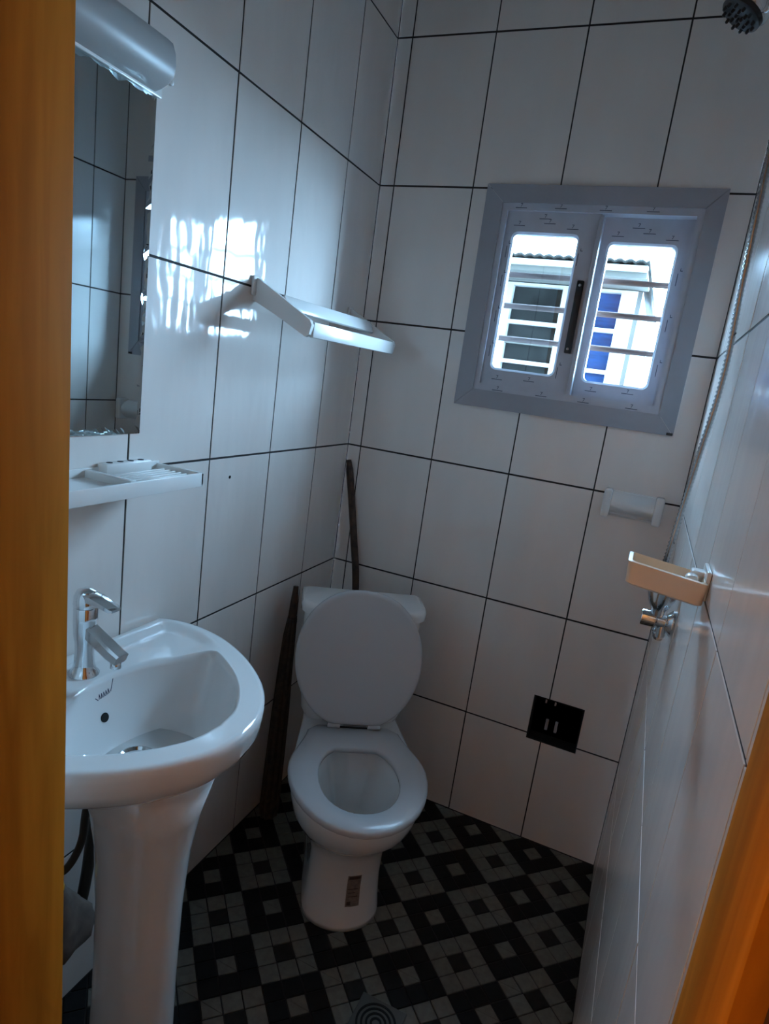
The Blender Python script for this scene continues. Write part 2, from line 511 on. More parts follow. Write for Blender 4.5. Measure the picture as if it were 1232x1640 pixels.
sr = sash((0.660, 0.912, 1.419, 1.914), (0.702, 0.874, 1.470, 1.842), -0.060, -0.034)
box('interlock', (0.668, -0.004, 1.420), (0.680, 0.032, 1.905), 'upvc', sl, bevel=0.002)
hd = box('handle', (0.640, -0.004, 1.537), (0.659, 0.008, 1.735), 'black', sl, bevel=0.003)
lathe('screw', [(0.004, 0), (0.004, -0.002), (0.002, -0.003)], (0.6495, -0.004, 1.549), 'steel', hd, 10, 'Y')
lathe('screw', [(0.004, 0), (0.004, -0.002), (0.002, -0.003)], (0.6495, -0.004, 1.722), 'steel', hd, 10, 'Y')
for z in (1.755, 1.664, 1.567):
    tube('security_bar', [(0.394, 0.105, z), (0.66, 0.105, z + 0.001), (0.926, 0.105, z)], 0.0088, 'bar', window, 8)
# small marks printed on the protective film
def film(spots, n, parent, vertical=False):
    v, f = [], []
    def quad(pts):
        b = len(v)
        v.extend(Vector(fr_back(*p, n + 0.0004)) for p in pts); f.append((b, b + 1, b + 2, b + 3))
    for k, (u, w) in enumerate(spots):
        L = 0.016; t = 0.0009
        if vertical:
            quad([(u - t, w - L), (u + t, w - L), (u + t, w + L), (u - t, w + L)])
            quad([(u + .004, w + .022), (u + .010, w + .022), (u + .010, w + .024), (u + .004, w + .024)])
            quad([(u + .004, w + .022), (u + .0055, w + .022), (u + .0055, w + .030), (u + .004, w + .030)])
        else:
            quad([(u - L, w - t), (u + L, w - t), (u + L, w + t), (u - L, w + t)])
            # a tiny seven beside the dash
            quad([(u - .003, w + .0105), (u + .003, w + .0105), (u + .003, w + .012), (u - .003, w + .012)])
            quad([(u + .0015, w + .0105), (u + .003, w + .0105), (u - .0005, w + .003), (u - .002, w + .003)])
    return pyd('film_print', v, f, 'ink', parent)
film([(0.45, 1.872), (0.535, 1.880), (0.60, 1.868), (0.46, 1.440), (0.555, 1.446), (0.52, 1.892)], -0.006, sl)
film([(0.424, 1.52), (0.424, 1.62), (0.424, 1.72), (0.424, 1.80), (0.630, 1.48), (0.628, 1.79)], -0.006, sl, True)
film([(0.72, 1.862), (0.80, 1.872), (0.86, 1.858), (0.73, 1.442), (0.83, 1.448), (0.77, 1.885)], -0.034, sr)
film([(0.892, 1.52), (0.892, 1.64), (0.892, 1.76)], -0.034, sr, True)
film([(0.45, 1.916), (0.56, 1.917), (0.68, 1.916), (0.80, 1.917), (0.47, 1.408), (0.60, 1.409), (0.72, 1.408), (0.85, 1.409)], 0.006, window)
box('corner_notch', (0.952, -0.0125, 1.353), (0.968, -0.0110, 1.360), 'black', window)

# ------------------------------------------------------------------ outside: own outer wall, yard, neighbouring house
def fr_ext(u, v, n): return (u, 0.16 + n, v)
struct(plate('wall_outside', (-6, 7, -0.3, 5.2), [(0.38, 0.94, 1.385, 1.945)], 0.001, 0.06, fr_ext, 'ext'))
struct(box('ground_outside', (-8, 0.161, -0.35), (9, 12, -0.28), 'ground'))
HY = 2.0
house = thing('neighbour_house', 'small house with corrugated roof and white framed window seen through the window', 'house', (-1.2, HY, -0.28))
def fr_house(u, v, n): return (u, HY - n, v)
HWIN = (-0.06, 0.69, 0.9, 2.030)
plate('wall', (-3.0, 0.715, -0.28, 2.034), [HWIN], -2.6, 0.0, fr_house, 'h_wall', house)
EY = HY - 0.50
box('fascia', (-3.1, EY, 2.015), (0.742, EY + 0.02, 2.062), 'h_fascia', house, bevel=0.003)
box('gutter', (-3.1, EY - 0.05, 2.040), (0.742, EY - 0.001, 2.064), 'h_white', house, bevel=0.004)
box('soffit', (-3.1, EY + 0.021, 2.036), (0.742, HY - 0.001, 2.050), 'h_fascia', house)
rings = []
nn = 240
top = []; bot = []
for k in range(nn + 1):
    x = -3.1 + (3.1 + 0.745) * k / nn
    w = 0.006 * math.sin(k * 2 * math.pi / 3.0 + 0.4)
    top.append((x, w))
v, f = [], []
for (yy, zz) in ((EY - 0.06, 2.080), (HY + 2.7, 2.19)):
    for dz in (0.006, -0.006):
        v += [(x, yy, zz + w + dz) for x, w in top]
n1 = nn + 1
for k in range(nn):
    f += [(k, k + 1, 2 * n1 + k + 1, 2 * n1 + k), (n1 + k, n1 + k + 1, 3 * n1 + k + 1, 3 * n1 + k), (k, k + 1, n1 + k + 1, n1 + k), (2 * n1 + k, 2 * n1 + k + 1, 3 * n1 + k + 1, 3 * n1 + k)]
pyd('roof', v, f, 'h_roof', house, True)
hw = plate('window_frame', HWIN, [(-0.005, 0.285, 0.94, 2.015), (0.335, 0.605, 0.94, 2.015)], -0.05, 0.02, fr_house, 'h_white', house)
for zc in (1.808, 1.580, 1.35):
    for u0, u1 in ((-0.005, 0.285), (0.335, 0.605)):
        box('glazing_bar', (u0, HY - 0.03, zc - 0.011), (u1, HY + 0.02, zc + 0.011), 'h_white', hw)
for zc in (1.905, 1.69, 1.47):
    box('louvre', (-0.005, HY - 0.015, zc - 0.006), (0.285, HY + 0.02, zc + 0.006), 'h_fascia', hw)
plate('window_pane', (-0.005, 0.285, 0.94, 2.015), [], -0.045, -0.035, fr_house, 'h_pane', hw)
plate('window_pane', (0.335, 0.605, 0.94, 2.015), [], -0.045, -0.035, fr_house, 'h_blue', hw)

# ------------------------------------------------------------------ toilet (local frame: -y is its front, x its right)
toilet = thing('toilet', 'white ceramic toilet with raised lid standing askew in the corner', 'toilet', (0.205, -0.20, 0), math.radians(30), local=True)
def egg(a0, a1, hw, hb, am=0.40, z=0.0, nb=8, nf=18, sh=0.0):
    """outline from the back round the front; a = distance to the front"""
    am = min(max(am, a0 + 0.05), a1 - 0.03)
    side = []
    for k in range(nb):
        u = k / nb
        a = a0 + (am - a0) * u
        c = (1 - math.cos(math.pi * u)) / 2
        s = hb + (hw - hb) * c
        if k == 0:
            s *= 0.80
        side.append((s, a))
    front = [(hw * math.cos(t), am + (a1 - am) * math.sin(t)) for t in [math.pi * k / nf for k in range(nf + 1)]]
    pts = side + front + [(-s, a) for s, a in reversed(side)]
    return [Vector((s + sh, -a, z)) for s, a in pts]
prof = [(0.000, .09, .488, .104, .095), (0.012, .09, .486, .104, .095), (0.05, .09, .474, .099, .09), (0.12, .085, .462, .095, .088),
        (0.19, .08, .468, .097, .09), (0.235, .07, .492, .112, .10), (0.28, .06, .545, .142, .115), (0.32, .05, .585, .160, .128),
        (0.355, .04, .604, .168, .135), (0.380, .035, .610, .170, .138), (0.392, .036, .608, .168, .137), (0.396, .042, .602, .162, .132)]
rings = [egg(a0, a1, hw, hb, 0.40, z) for z, a0, a1, hw, hb in prof]
inner = [(0.396, .262, .578, .118, .07), (0.388, .268, .572, .112, .066), (0.35, .27, .562, .104, .062), (0.29, .285, .535, .085, .05),
         (0.235, .30, .49, .058, .035), (0.20, .315, .45, .040, .025)]
rings += [egg(a0, a1, hw, hb, 0.41, z) for z, a0, a1, hw, hb in inner]
bowl = loft('bowl', rings, 'cer', toilet, True, True)
loft('water', [egg(.309, .466, .046, .028, .41, .214), egg(.309, .466, .046, .028, .41, .215)], 'water', bowl)
# label sticker and bolt hole on the foot
def foot(z, t):
    zz = [p[0] for p in prof]
    k = max(i for i in range(len(zz) - 1) if zz[i] <= z)
    u = (z - zz[k]) / (zz[k + 1] - zz[k])
    a1 = prof[k][2] + (prof[k + 1][2] - prof[k][2]) * u; hw = prof[k][3] + (prof[k + 1][3] - prof[k][3]) * u
    return hw * math.cos(t), a1, hw
def foot_patch(name, t0, t1, z0, z1, off, m, par, nu=6, nv=5):
    v, f = [], []
    for j in range(nv + 1):
        z = z0 + (z1 - z0) * j / nv
        for i in range(nu + 1):
            t = t0 + (t1 - t0) * i / nu
            _, a1, hw = foot(z, t)
            s = (hw + off) * math.cos(t); a = 0.40 + (a1 + off - 0.40) * math.sin(t)
            v.append((s, -a, z))
    for j in range(nv):
        for i in range(nu):
            b = j * (nu + 1) + i; f.append((b, b + 1, b + nu + 2, b + nu + 1))
    return pyd(name, v, f, m, par, True)
st = foot_patch('sticker', math.radians(88), math.radians(66), 0.062, 0.150, 0.0006, 'label', bowl)
for k, (z0, z1, q0, q1) in enumerate(((.138, .147, 86, 68), (.118, .121, 84, 72), (.108, .110, 86, 70), (.098, .100, 86, 74), (.088, .090, 85, 70), (.066, .076, 86, 80))):
    foot_patch('sticker_print', math.radians(q0), math.radians(q1), z0, z1, 0.0010, 'labelink', st, 5, 1)
lathe('bolt_hole_dot', [(0.005, -0.004), (0.005, 0.003), (0.003, 0.005)], (-0.1095, -0.375, 0.232), 'labelink', bowl, 10, (-1, -0.2, 0))  # dark stud draws the shaded hole of the side bolt
# seat ring
oz = 0.398
so = lambda z, d: egg(.198 + d, .632 - d, .180 - d, .128 - d, .40, z)
def si(z, d):
    o = []
    for p in so(z, 0):
        t = math.atan2(p.x / 0.18, (-p.y - 0.40) / 0.215)
        c, s_ = math.cos(t), math.sin(t)
        o.append(Vector(((0.103 + d) * (abs(s_) ** 0.92) * (1 if s_ > 0 else -1), -(0.428 + (0.138 + d) * (abs(c) ** 0.95) * (1 if c > 0 else -1)), z)))
    return o
rg = [so(oz, .004), so(oz + .004, 0), so(oz + .014, 0), so(oz + .019, .006), si(oz + .019, .004), si(oz + .014, 0), si(oz + .002, .002), so(oz, .004)]
seat = loft('seat', rg, 'seatp', toilet, False, False)
# lid standing up
def lid_ring(d, off):
    pts = []
    H = 0.398; N = 48
    for k in range(N):
        t = 2 * math.pi * k / N
        c, s = math.cos(t), math.sin(t)
        x = (0.181 - d) * (abs(s) ** 0.9) * (1 if s > 0 else -1)
        hgt = 0.205 - (0.205 - d) * c if c > 0 else 0.205 - (H - 0.205 - d) * c
        if hgt < 0.10:
            x *= 1.0 - 0.0 * hgt
        hgt = max(hgt, 0.012 + d)
        pts.append((x, hgt))
    out = []
    for x, h in pts:
        a = 0.222 - 0.052 * h / H + off
        out.append(Vector((x - 0.012 * h / H, -a, 0.418 + h)))
    return out
lid = loft('lid', [lid_ring(.006, -.014), lid_ring(.0, -.010), lid_ring(0, -.003), lid_ring(.005, .001), lid_ring(.012, .0015)], 'seatp', toilet)
for sx in (-0.058, 0.058):
    tube('hinge', [(sx - .018, -.212, .424), (sx + .018, -.212, .424)], 0.0085, 'seatp', toilet, 12)
box('hinge_gap_shade', (-.040, -.214, .411), (.040, -.208, .418), 'black', toilet)  # black strip stands in for the shade in the hinge gap
# cistern
def cis(z, hw, d0, d1, r):
    pts = []
    for cx, ca, a0 in ((hw - r, d1 - r, 0), (-hw + r, d1 - r, 90)):
        for k in range(8):
            t = math.radians(a0 + 90 * k / 7); pts.append((cx + r * math.cos(t), ca + r * math.sin(t)))
    rb = 0.012
    for cx, ca, a0 in ((-hw + rb, d0 + rb, 180), (hw - rb, d0 + rb, 270)):
        for k in range(4):
            t = math.radians(a0 + 90 * k / 3); pts.append((cx + rb * math.cos(t), ca + rb * math.sin(t)))
    # gentle bow of the front
    return [Vector((s, -(a + (0.012 * (1 - (s / hw) ** 2) if a > (d0 + d1) / 2 else 0)), z)) for s, a in pts]
cist = loft('cistern', [cis(.392, .138, .02, .135, .03), cis(.42, .152, .012, .142, .04), cis(.55, .165, .008, .146, .045), cis(.70, .172, .006, .149, .05), cis(.728, .172, .006, .149, .05)], 'cer', toilet, angle=50)
ld = loft('cistern_lid', [cis(.724, .176, .002, .153, .05), cis(.729, .182, 0, .160, .052), cis(.748, .183, -.001, .161, .052), cis(.757, .179, .002, .157, .05), cis(.760, .168, .01, .146, .045)], 'cer', toilet, angle=50)
bt = lathe('flush_button', [(0.026, 0), (0.026, .003), (0.023, .004)], (0.012, -0.075, 0.7595), 'chrome', ld, 24)
box('button_gap', (0.0115, -0.098, 0.7632), (0.0125, -0.052, 0.7638), 'black', bt)

# ------------------------------------------------------------------ wash basin
BY = -1.128
basin = thing('wash_basin', 'white pedestal wash basin on the left wall beside the door jamb', 'basin', (0.2, BY, 0))
half = [(0.003, .272), (0.03, .284), (0.07, .291), (0.12, .287), (0.18, .270), (0.24, .243), (0.295, .208), (0.345, .165), (0.385, .115), (0.412, .060), (0.421, 0.0)]
hs = spline([(x, y, 0) for x, y in half], 36)
outl = [(p.x, BY + p.y) for p in hs] + [(p.x, BY - p.y) for p in reversed(hs[:-1])]
nb_ = 12
outl += [(0.003, BY - .272 + 2 * .272 * k / nb_) for k in range(1, nb_)]
ZB = 0.826
DR = Vector((0.206, BY))
def edge_d(x, y):
    return min(math.hypot(x - a, y - b) for a, b in outl)
def bowl_d(x, y, ed):
    """how far inside the bowl opening: even rim all round, tap deck at the back"""
    a = ed - 0.046
    b = x - (0.110 + 0.085 * ((y - BY) / 0.21) ** 2)
    k = 0.022
    h = max(k - abs(a - b), 0) / k
    return min(a, b) - h * h * k * 0.25
def bas_h(x, y, ed):
    z = ZB
    if ed < 0.008: z -= 0.006 * (1 - ed / 0.008) ** 2
    if x < 0.20 and ed > 0.030:          # tap deck lies slightly below the rim
        t = min(1, (ed - 0.030) / 0.016); z -= 0.009 * t * t * (3 - 2 * t) * min(1, max(0, (0.20 - x) / 0.05))
    d = bowl_d(x, y, ed)
    if d > 0:
        u = min(1.0, d / 0.066)
        z = z - 0.124 * (1 - (1 - u) ** 2.2) - 0.004 * min(1, d / 0.004)
    return z
NR = 34
tstar = []
for (x, y) in outl:
    lo_, hi_ = 0.0, 1.0
    for _ in range(30):
        md = (lo_ + hi_) / 2
        qx, qy = x + (DR.x - x) * md * 0.93, y + (DR.y - y) * md * 0.93
        if bowl_d(qx, qy, edge_d(qx, qy)) < 0: lo_ = md
        else: hi_ = md
    tstar.append(hi_)
rings = []
for k in range(NR + 1):
    rg = []
    for (x, y), ts in zip(outl, tstar):
        k1 = 12
        tt = ts * (k / k1) if k <= k1 else ts + (1 - ts) * ((k - k1) / (NR - k1)) ** 1.25
        px = x + (DR.x - x) * tt * 0.93; py = y + (DR.y - y) * tt * 0.93
        rg.append((px, py))
    rings.append(rg)
r3 = []
under = [(0.34, 0.655, 0.215), (0.52, 0.690, 0.215), (0.70, 0.722, 0.215), (0.86, 0.748, 0.215), (0.945, 0.766, 0.215), (0.985, 0.785, 0.215), (1.0, 0.808, 0.215)]
for sc, z, cx in under:
    r3.append([Vector((max(cx + (x - cx) * sc, 0.002) if x > 0.02 else x + (0.0 if sc > .7 else 0.03), BY + (y - BY) * sc, z)) for x, y in outl])
for rg in rings:
    r3.append([Vector((x, y, bas_h(x, y, edge_d(x, y)))) for x, y in rg])
bas = loft('bowl', r3, 'cer', basin, True, True)
# pedestal
def dsec(z, x0, x1, hw):
    c = (x0 + x1) / 2; r = (x1 - x0) / 2; pts = []
    for k in range(40):
        t = 2 * math.pi * k / 40
        cc, ss = math.cos(t), math.sin(t)
        pts.append(Vector((c + r * (abs(cc) ** 0.9) * (1 if cc > 0 else -1), BY + hw * (abs(ss) ** 0.9) * (1 if ss > 0 else -1), z)))
    return pts
ped = loft('pedestal', [dsec(0, .145, .322, .074), dsec(.02, .147, .320, .072), dsec(.10, .152, .313, .067), dsec(.25, .155, .311, .065), dsec(.42, .154, .313, .066), dsec(.54, .148, .320, .072), dsec(.62, .138, .334, .084), dsec(.70, .12, .355, .105)], 'cer', basin)
drain = lathe('drain', [(0.034, -0.002), (0.034, 0.002), (0.029, 0.004), (0.024, 0.0), (0.0235, -0.006)], (DR.x, DR.y, bas_h(DR.x, DR.y, .2) + 0.002), 'chrome', basin, 28)
lathe('drain_hole', [(0.0225, 0), (0.0225, 0.0015)], (DR.x, DR.y, bas_h(DR.x, DR.y, .2) - 0.001), 'dark', drain, 24)
def on_basin(x, y, o=0.0006):
    return Vector((x, y, bas_h(x, y, edge_d(x, y)) + o))
def nrm_basin(x, y):
    e = 0.003
    a = on_basin(x + e, y) - on_basin(x - e, y); b = on_basin(x, y + e) - on_basin(x, y - e)
    return a.cross(b).normalized()
ox, oy = 0.128, BY + 0.002
lathe('overflow_hole', [(0.0085, 0.0), (0.0085, 0.0012), (0.006, 0.0014)], on_basin(ox, oy, 0.0), 'dark', basin, 18, nrm_basin(ox, oy))
def strokes(name, segs, m, par, w=0.0008):
    v, f = [], []
    for pl in segs:
        P = [on_basin(*p, 0.0009) for p in pl]
        for a, b in zip(P[:-1], P[1:]):
            n = nrm_basin((a.x + b.x) / 2, (a.y + b.y) / 2); s = (b - a).cross(n).normalized() * w
            k = len(v); v += [a - s, a + s, b + s, b - s]; f.append((k, k + 1, k + 2, k + 3))
    return pyd(name, v, f, m, par)
lx, ly = 0.1165, BY + 0.010
sg = [[(lx, ly - .020), (lx + .0015, ly - .014)]]
for k in range(5):
    yy = ly - .012 + .005 * k
    sg.append([(lx + .0012, yy), (lx - .0012, yy + .0015), (lx + .0012, yy + .0032)])
sg.append([(lx + .001, ly + .014), (lx - .003, ly + .022)])
strokes('maker_mark', sg, 'ink', basin)

# tap on the basin
FX, FY = 0.070, -1.122
FZ = bas_h(FX, FY, edge_d(FX, FY)) - 0.001
tap = thing('basin_tap', 'chrome single lever tap standing on the wash basin', 'tap', (FX, FY, FZ))
lathe('tap_body', [(0.0265, 0), (0.0265, .003), (0.021, .010), (0.0175, .022), (0.016, .045), (0.0165, .062), (0.0195, .078), (0.0205, .105), (0.0205, .128), (0.0195, .130)], (FX, FY, FZ), 'chrome', tap, 28)
def boxsec(c, d, w, h, up):
    side = d.cross(up).normalized(); u2 = side.cross(d).normalized()
    return [c + side * (w * sx) + u2 * (h * sz) for sx, sz in ((-1, -.7), (-.7, -1), (.7, -1), (1, -.7), (1, .7), (.7, 1), (-.7, 1), (-1, .7))]
UP = Vector((0, 0, 1))
F0 = Vector((FX, FY, FZ))
pts = [Vector((.010, 0, .088)), Vector((.036, 0, .076)), Vector((.066, 0, .062)), Vector((.086, 0, .055))]
sp = loft('spout', [boxsec(F0 + p, (Vector((1, 0, -.42))).normalized(), w, h, UP) for p, w, h in zip(pts, (.013, .0135, .0145, .014), (.013, .0125, .0115, .010))], 'chrome', tap, angle=35)
lathe('aerator', [(0.0095, 0), (0.0095, .010), (0.008, .012)], F0 + Vector((.074, 0, .036)), 'chrome', sp, 18)
lv = lathe('lever_cap', [(0.0205, .131), (0.0212, .136), (0.0205, .150), (0.016, .160), (0.006, .1645)], F0, 'chrome', tap, 28)
pts = [(-.004, .150, .016, .010), (.022, .150, .0155, .0085), (.042, .147, .014, .006), (.064, .142, .013, .0045), (.069, .141, .010, .003)]
loft('lever', [boxsec(F0 + Vector((x, 0, z)), Vector((1, 0, -.3)).normalized(), w, h, UP) for x, z, w, h in pts], 'chrome', lv, angle=35)

# pipes and rag under the basin
hose = tube('supply_hose', spline([(0.115, -1.135, 0.66), (0.09, -1.125, 0.53), (0.075, -1.118, 0.46), (0.06, -1.130, 0.41), (0.045, -1.145, 0.395), (0.0, -1.16, 0.39)], 26), 0.0075, 'hose', basin, 10)
lathe('valve_cap', [(0.010, -0.016), (0.017, -0.012), (0.018, 0.010), (0.012, 0.018)], (0.05, -1.158, 0.372), 'yellow', hose, 16, (0.5, 0.2, 0.85))
def rag():
    rgs = []
    rnd = random.Random(3)
    N = 22
    for k, (z, cy, ry, rx) in enumerate(((0.385, -1.150, .012, .010), (0.355, -1.148, .022, .018), (0.31, -1.138, .040, .026), (0.27, -1.128, .058, .032), (0.235, -1.122, .068, .036), (0.205, -1.120, .060, .032), (0.19, -1.120, .030, .018))):
        rgs.append([Vector((0.045 + rx * math.cos(t) * (1 + .16 * math.sin(5 * t + k)), cy + ry * math.sin(t) * (1 + .14 * math.sin(4 * t + 1.3 * k)), z + .006 * math.sin(3 * t))) for t in [2 * math.pi * i / N for i in range(N)]])
    return rgs
tag(loft('rag_bundle', rag(), 'rag', None), 'grey brown cloth bundle hanging below the yellow valve under the basin', 'cloth')
tube('waste_pipe', spline([(0.10, -1.075, 0.63), (0.045, -1.058, 0.45), (0.030, -1.058, 0.32), (0.022, -1.068, 0.24), (0.004, -1.085, 0.215)], 20), 0.012, 'hose', basin, 10)

# ------------------------------------------------------------------ mirror with its lamp, and the shelf below
mir = thing('wall_mirror', 'tall frameless mirror with a wavy edge on the left wall above the basin', 'mirror', (0, -1.17, 1.235))
def mir_ring(d, n, wav):
    u0, u1, v0, v1 = 0.945 + d, 1.365 - d, 1.236 + d, 1.835 - d
    pts = []
    def wv(s): return wav * (0.5 + 0.5 * math.sin(s * 118.0) * math.cos(s * 37.0))
    N1, N2 = 44, 60
    for k in range(N1): s = k / N1; pts.append((u0 + (u1 - u0) * s, v0 + wv(s * .42)))
    for k in range(N2): s = k / N2; pts.append((u1 - wv(s * .6), v0 + (v1 - v0) * s))
    for k in range(N1): s = k / N1; pts.append((u1 + (u0 - u1) * s, v1 - wv(s * .42)))
    for k in range(N2): s = k / N2; pts.append((u0 + wv((1 - s) * .6), v1 + (v0 - v1) * s))
    return [Vector(fr_left(a, b, n)) for a, b in pts]
loft('mirror_glass', [mir_ring(0, 0.0008, 0), mir_ring(0, 0.0025, 0), mir_ring(0.007, 0.0052, 0.010)], 'mirror', mir, True, True, smooth=False)

lampf = thing('mirror_lamp', 'long white unlit lamp casing above the mirror', 'lamp', (0, -1.16, 1.83))
def lsec(y, k=1.0):
    pr = [(0.001, 1.832), (0.018, 1.836), (0.036, 1.844), (0.047, 1.856), (0.050, 1.872), (0.048, 1.892), (0.042, 1.906), (0.030, 1.914), (0.001, 1.916)]
    cx, cz = 0.02, 1.874
    return [Vector(((x - cx) * k + cx if x > .002 else x, y, (z - cz) * k + cz)) for x, z in pr]
lc = loft('cover', [lsec(-0.952, .93), lsec(-0.956), lsec(-1.155), lsec(-1.362), lsec(-1.366, .93)], 'lamp', lampf, angle=35)
box('back_plate', (0.0006, -1.375, 1.829), (0.008, -0.938, 1.846), 'plast', lampf, bevel=0.002)
lathe('end_clip', [(0.006, 0), (0.006, .006), (0.003, .008)], (0.001, -0.915, 1.866), 'plast', lampf, 10, 'X')

shelf = thing('vanity_shelf', 'white plastic shelf with soap tray on the wall under the mirror', 'shelf', (0, -1.1, 1.14))
SX = 0.120
body = plate('shelf_board', (0.893, 1.42, 0.001, SX - 0.003), [], 0, 0.012, lambda u, v, n: (v, -u, 1.150 + n), 'plast', shelf)
# raised rim round the board
box('rim', (SX - 0.006, -1.42, 1.146), (SX, -0.889, 1.174), 'plast', body, bevel=0.002)
box('rim', (0.001, -0.897, 1.148), (SX, -0.889, 1.174), 'plast', body, bevel=0.002)
box('rim', (0.001, -1.42, 1.150), (0.006, -0.889, 1.178), 'plast', body, bevel=0.001)
box('divider', (0.006, -1.078, 1.160), (SX - .004, -1.064, 1.176), 'plast', body, bevel=0.003)
for k in range(6):
    x = 0.032 + 0.014 * k
    box('tray_rib', (x, -1.056, 1.160), (x + .005, -0.906, 1.169), 'plast', body, bevel=0.0015, seg=1)
box('brush_holder', (0.001, -1.045, 1.162), (0.026, -0.93, 1.186), 'plast', body, bevel=0.004)
for k in range(4):
    lathe('brush_slot', [(0.006, 0), (0.006, 0.0008)], (0.014, -1.028 + 0.026 * k, 1.1858), 'dark', body, 12)

lathe('screw_hole', [(0.004, 0.0002), (0.004, 0.0008), (0.002, 0.001)], (0.0, -0.6375, 1.1175), 'dark', wall_left, 12, 'X')

# ------------------------------------------------------------------ tilted two-rail rack near the corner
rack = thing('wall_rack', 'white plastic two rail rack tilted down on the left wall', 'rack', (0, -0.35, 1.55))
def arm(y0, y1):
    pr = [(0.001, 1.538), (0.001, 1.590), (0.014, 1.586), (0.158, 1.508), (0.164, 1.498), (0.160, 1.476), (0.150, 1.470), (0.06, 1.513)]
    n = len(pr)
    v = [Vector((x, y0, z)) for x, z in pr] + [Vector((x, y1, z)) for x, z in pr]
    f = [tuple(range(n)), tuple(range(n, 2 * n))] + [(k, (k + 1) % n, n + (k + 1) % n, n + k) for k in range(n)]
    return pyd('side_arm', v, f, 'plast', rack)
arm(-0.606, -0.594); arm(-0.112, -0.100)
R_ = Matrix.Rotation(math.radians(62), 4, 'Y')
box('rail', (0.1525, -0.594, 1.470), (0.1645, -0.112, 1.505), 'plast', rack, bevel=0.003)
box('rail', (0.064, -0.594, 1.535), (0.100, -0.112, 1.545), 'plast', rack, bevel=0.003, rot=R_)
for y in (-0.603, -0.103):
    box('wall_foot', (0.0006, y - .016, 1.548), (0.008, y + .016, 1.592), 'plast', rack, bevel=0.003)

# ------------------------------------------------------------------ paper holder and open black box on the back wall
ph = thing('paper_holder', 'white toilet paper holder on the back wall under the window', 'paper holder', (0.908, 0, 1.14))
box('back_plate', (0.832, -0.006, 1.106), (0.986, -0.0006, 1.180), 'cer', ph, bevel=0.002)
for x0, x1 in ((0.829, 0.851), (0.965, 0.988)):
    box('side_cheek', (x0, -0.046, 1.104), (x1, -0.001, 1.184), 'cer', ph, bevel=0.006, seg=3)
rgs = []
for x in (0.851, 0.965):
    rgs.append([Vector((x, -0.006 - 0.034 * math.sin(math.pi * k / 12) ** 0.7, 1.176 - 0.066 * k / 12)) for k in range(13)])
loft('cover', rgs, 'cer', ph, True, True, angle=50)

bx = thing('wall_box', 'black open box sunk in the back wall low beside the toilet', 'box', (0.827, 0.02, 0.35))
us, vs = (BOX[0] + .0005, BOX[1] - .0005), (BOX[2] + .0005, BOX[3] - .0005)
def openbox():
    v = []
    for n, d in ((0.0005, 0), (-0.05, 0), (-0.05, 0.004), (0.0005, 0.004)):
        v += [fr_back(u, w, n) for u, w in ((us[0] + d, vs[0] + d), (us[1] - d, vs[0] + d), (us[1] - d, vs[1] - d), (us[0] + d, vs[1] - d))]
    f = []
    for k in (0, 8, 12):
        for q in range(4):
            a = k; b = (k + 4) % 16
            f.append((a + q, a + (q + 1) % 4, b + (q + 1) % 4, b + q))
    f += [(4, 5, 6, 7), (8, 9, 10, 11)]
    return pyd('casing', v, f, 'dark', bx)
openbox()
for x in (0.803, 0.832):
    box('terminal', (x - .0045, 0.012, 0.388), (x + .0045, 0.022, 0.424), 'pin', bx, bevel=0.002)
    box('terminal', (x - .018, 0.018, 0.474), (x - .013, 0.024, 0.486), 'pin', bx, bevel=0.001)

# ------------------------------------------------------------------ shower fittings and soap dish on the right wall
dish = thing('soap_dish', 'cream plastic soap dish fixed to the right wall', 'soap dish', (0.98, -0.91, 1.17))
def dring(d, z, x1=1.0285):
    return [Vector((a, b, z - (a - 0.975) * 0.10)) for a, b in rrect(0.9225 + d, x1 - d, -0.972 + d, -0.905 - d, 0.006, 3)]
loft('tray', [dring(.006, 1.167), dring(.002, 1.170), dring(0, 1.201), dring(.005, 1.202), dring(.007, 1.178), dring(.012, 1.175)], 'shelfc', dish, angle=40)
box('bracket', (1.008, -0.93, 1.176), (1.0300, -0.905, 1.203), 'plast', dish, bevel=0.003)
box('wall_plate', (1.0245, -0.962, 1.170), (1.0305, -0.900, 1.212), 'plast', dish, bevel=0.002)
soap = box('soap_piece', (1.000, -0.957, 1.176), (1.017, -0.932, 1.201), 'plast', None, bevel=0.006, seg=3)
tag(soap, 'white soap piece lying in the cream soap dish', 'soap')

VY = -0.60
valve = thing('shower_valve', 'chrome shower valve with fluted handle on the right wall', 'tap', (1.0, VY, 1.02))
lathe('valve_body', [(0.0155, -.059), (0.0165, -.057), (0.0165, -.032), (0.0125, -.029), (0.0125, -.004), (0.013, 0)], (1.030, VY, 1.018), 'chrome', valve, 20, 'X')
lathe('wall_flange', [(0.026, -.001), (0.026, -.004), (0.018, -.012), (0.011, -.016)], (1.0305, VY, 1.018), 'chrome', valve, 24, 'X')
rg = []
for z, r, fl in ((1.028, .013, 0), (1.040, .014, 0), (1.046, .017, .06), (1.058, .0225, .16), (1.078, .0265, .22), (1.092, .0275, .22), (1.094, .020, .2)):
    rg.append([Vector((0.998 + r * (1 + fl * math.cos(5 * t)) * math.cos(t), VY + r * (1 + fl * math.cos(5 * t)) * math.sin(t), z)) for t in [2 * math.pi * k / 50 for k in range(50)]])
loft('handle', rg, 'chrome', valve, angle=50)
tube('outlet', [(1.012, VY, 1.012), (1.012, VY, 0.985)], 0.009, 'chrome', valve, 14)
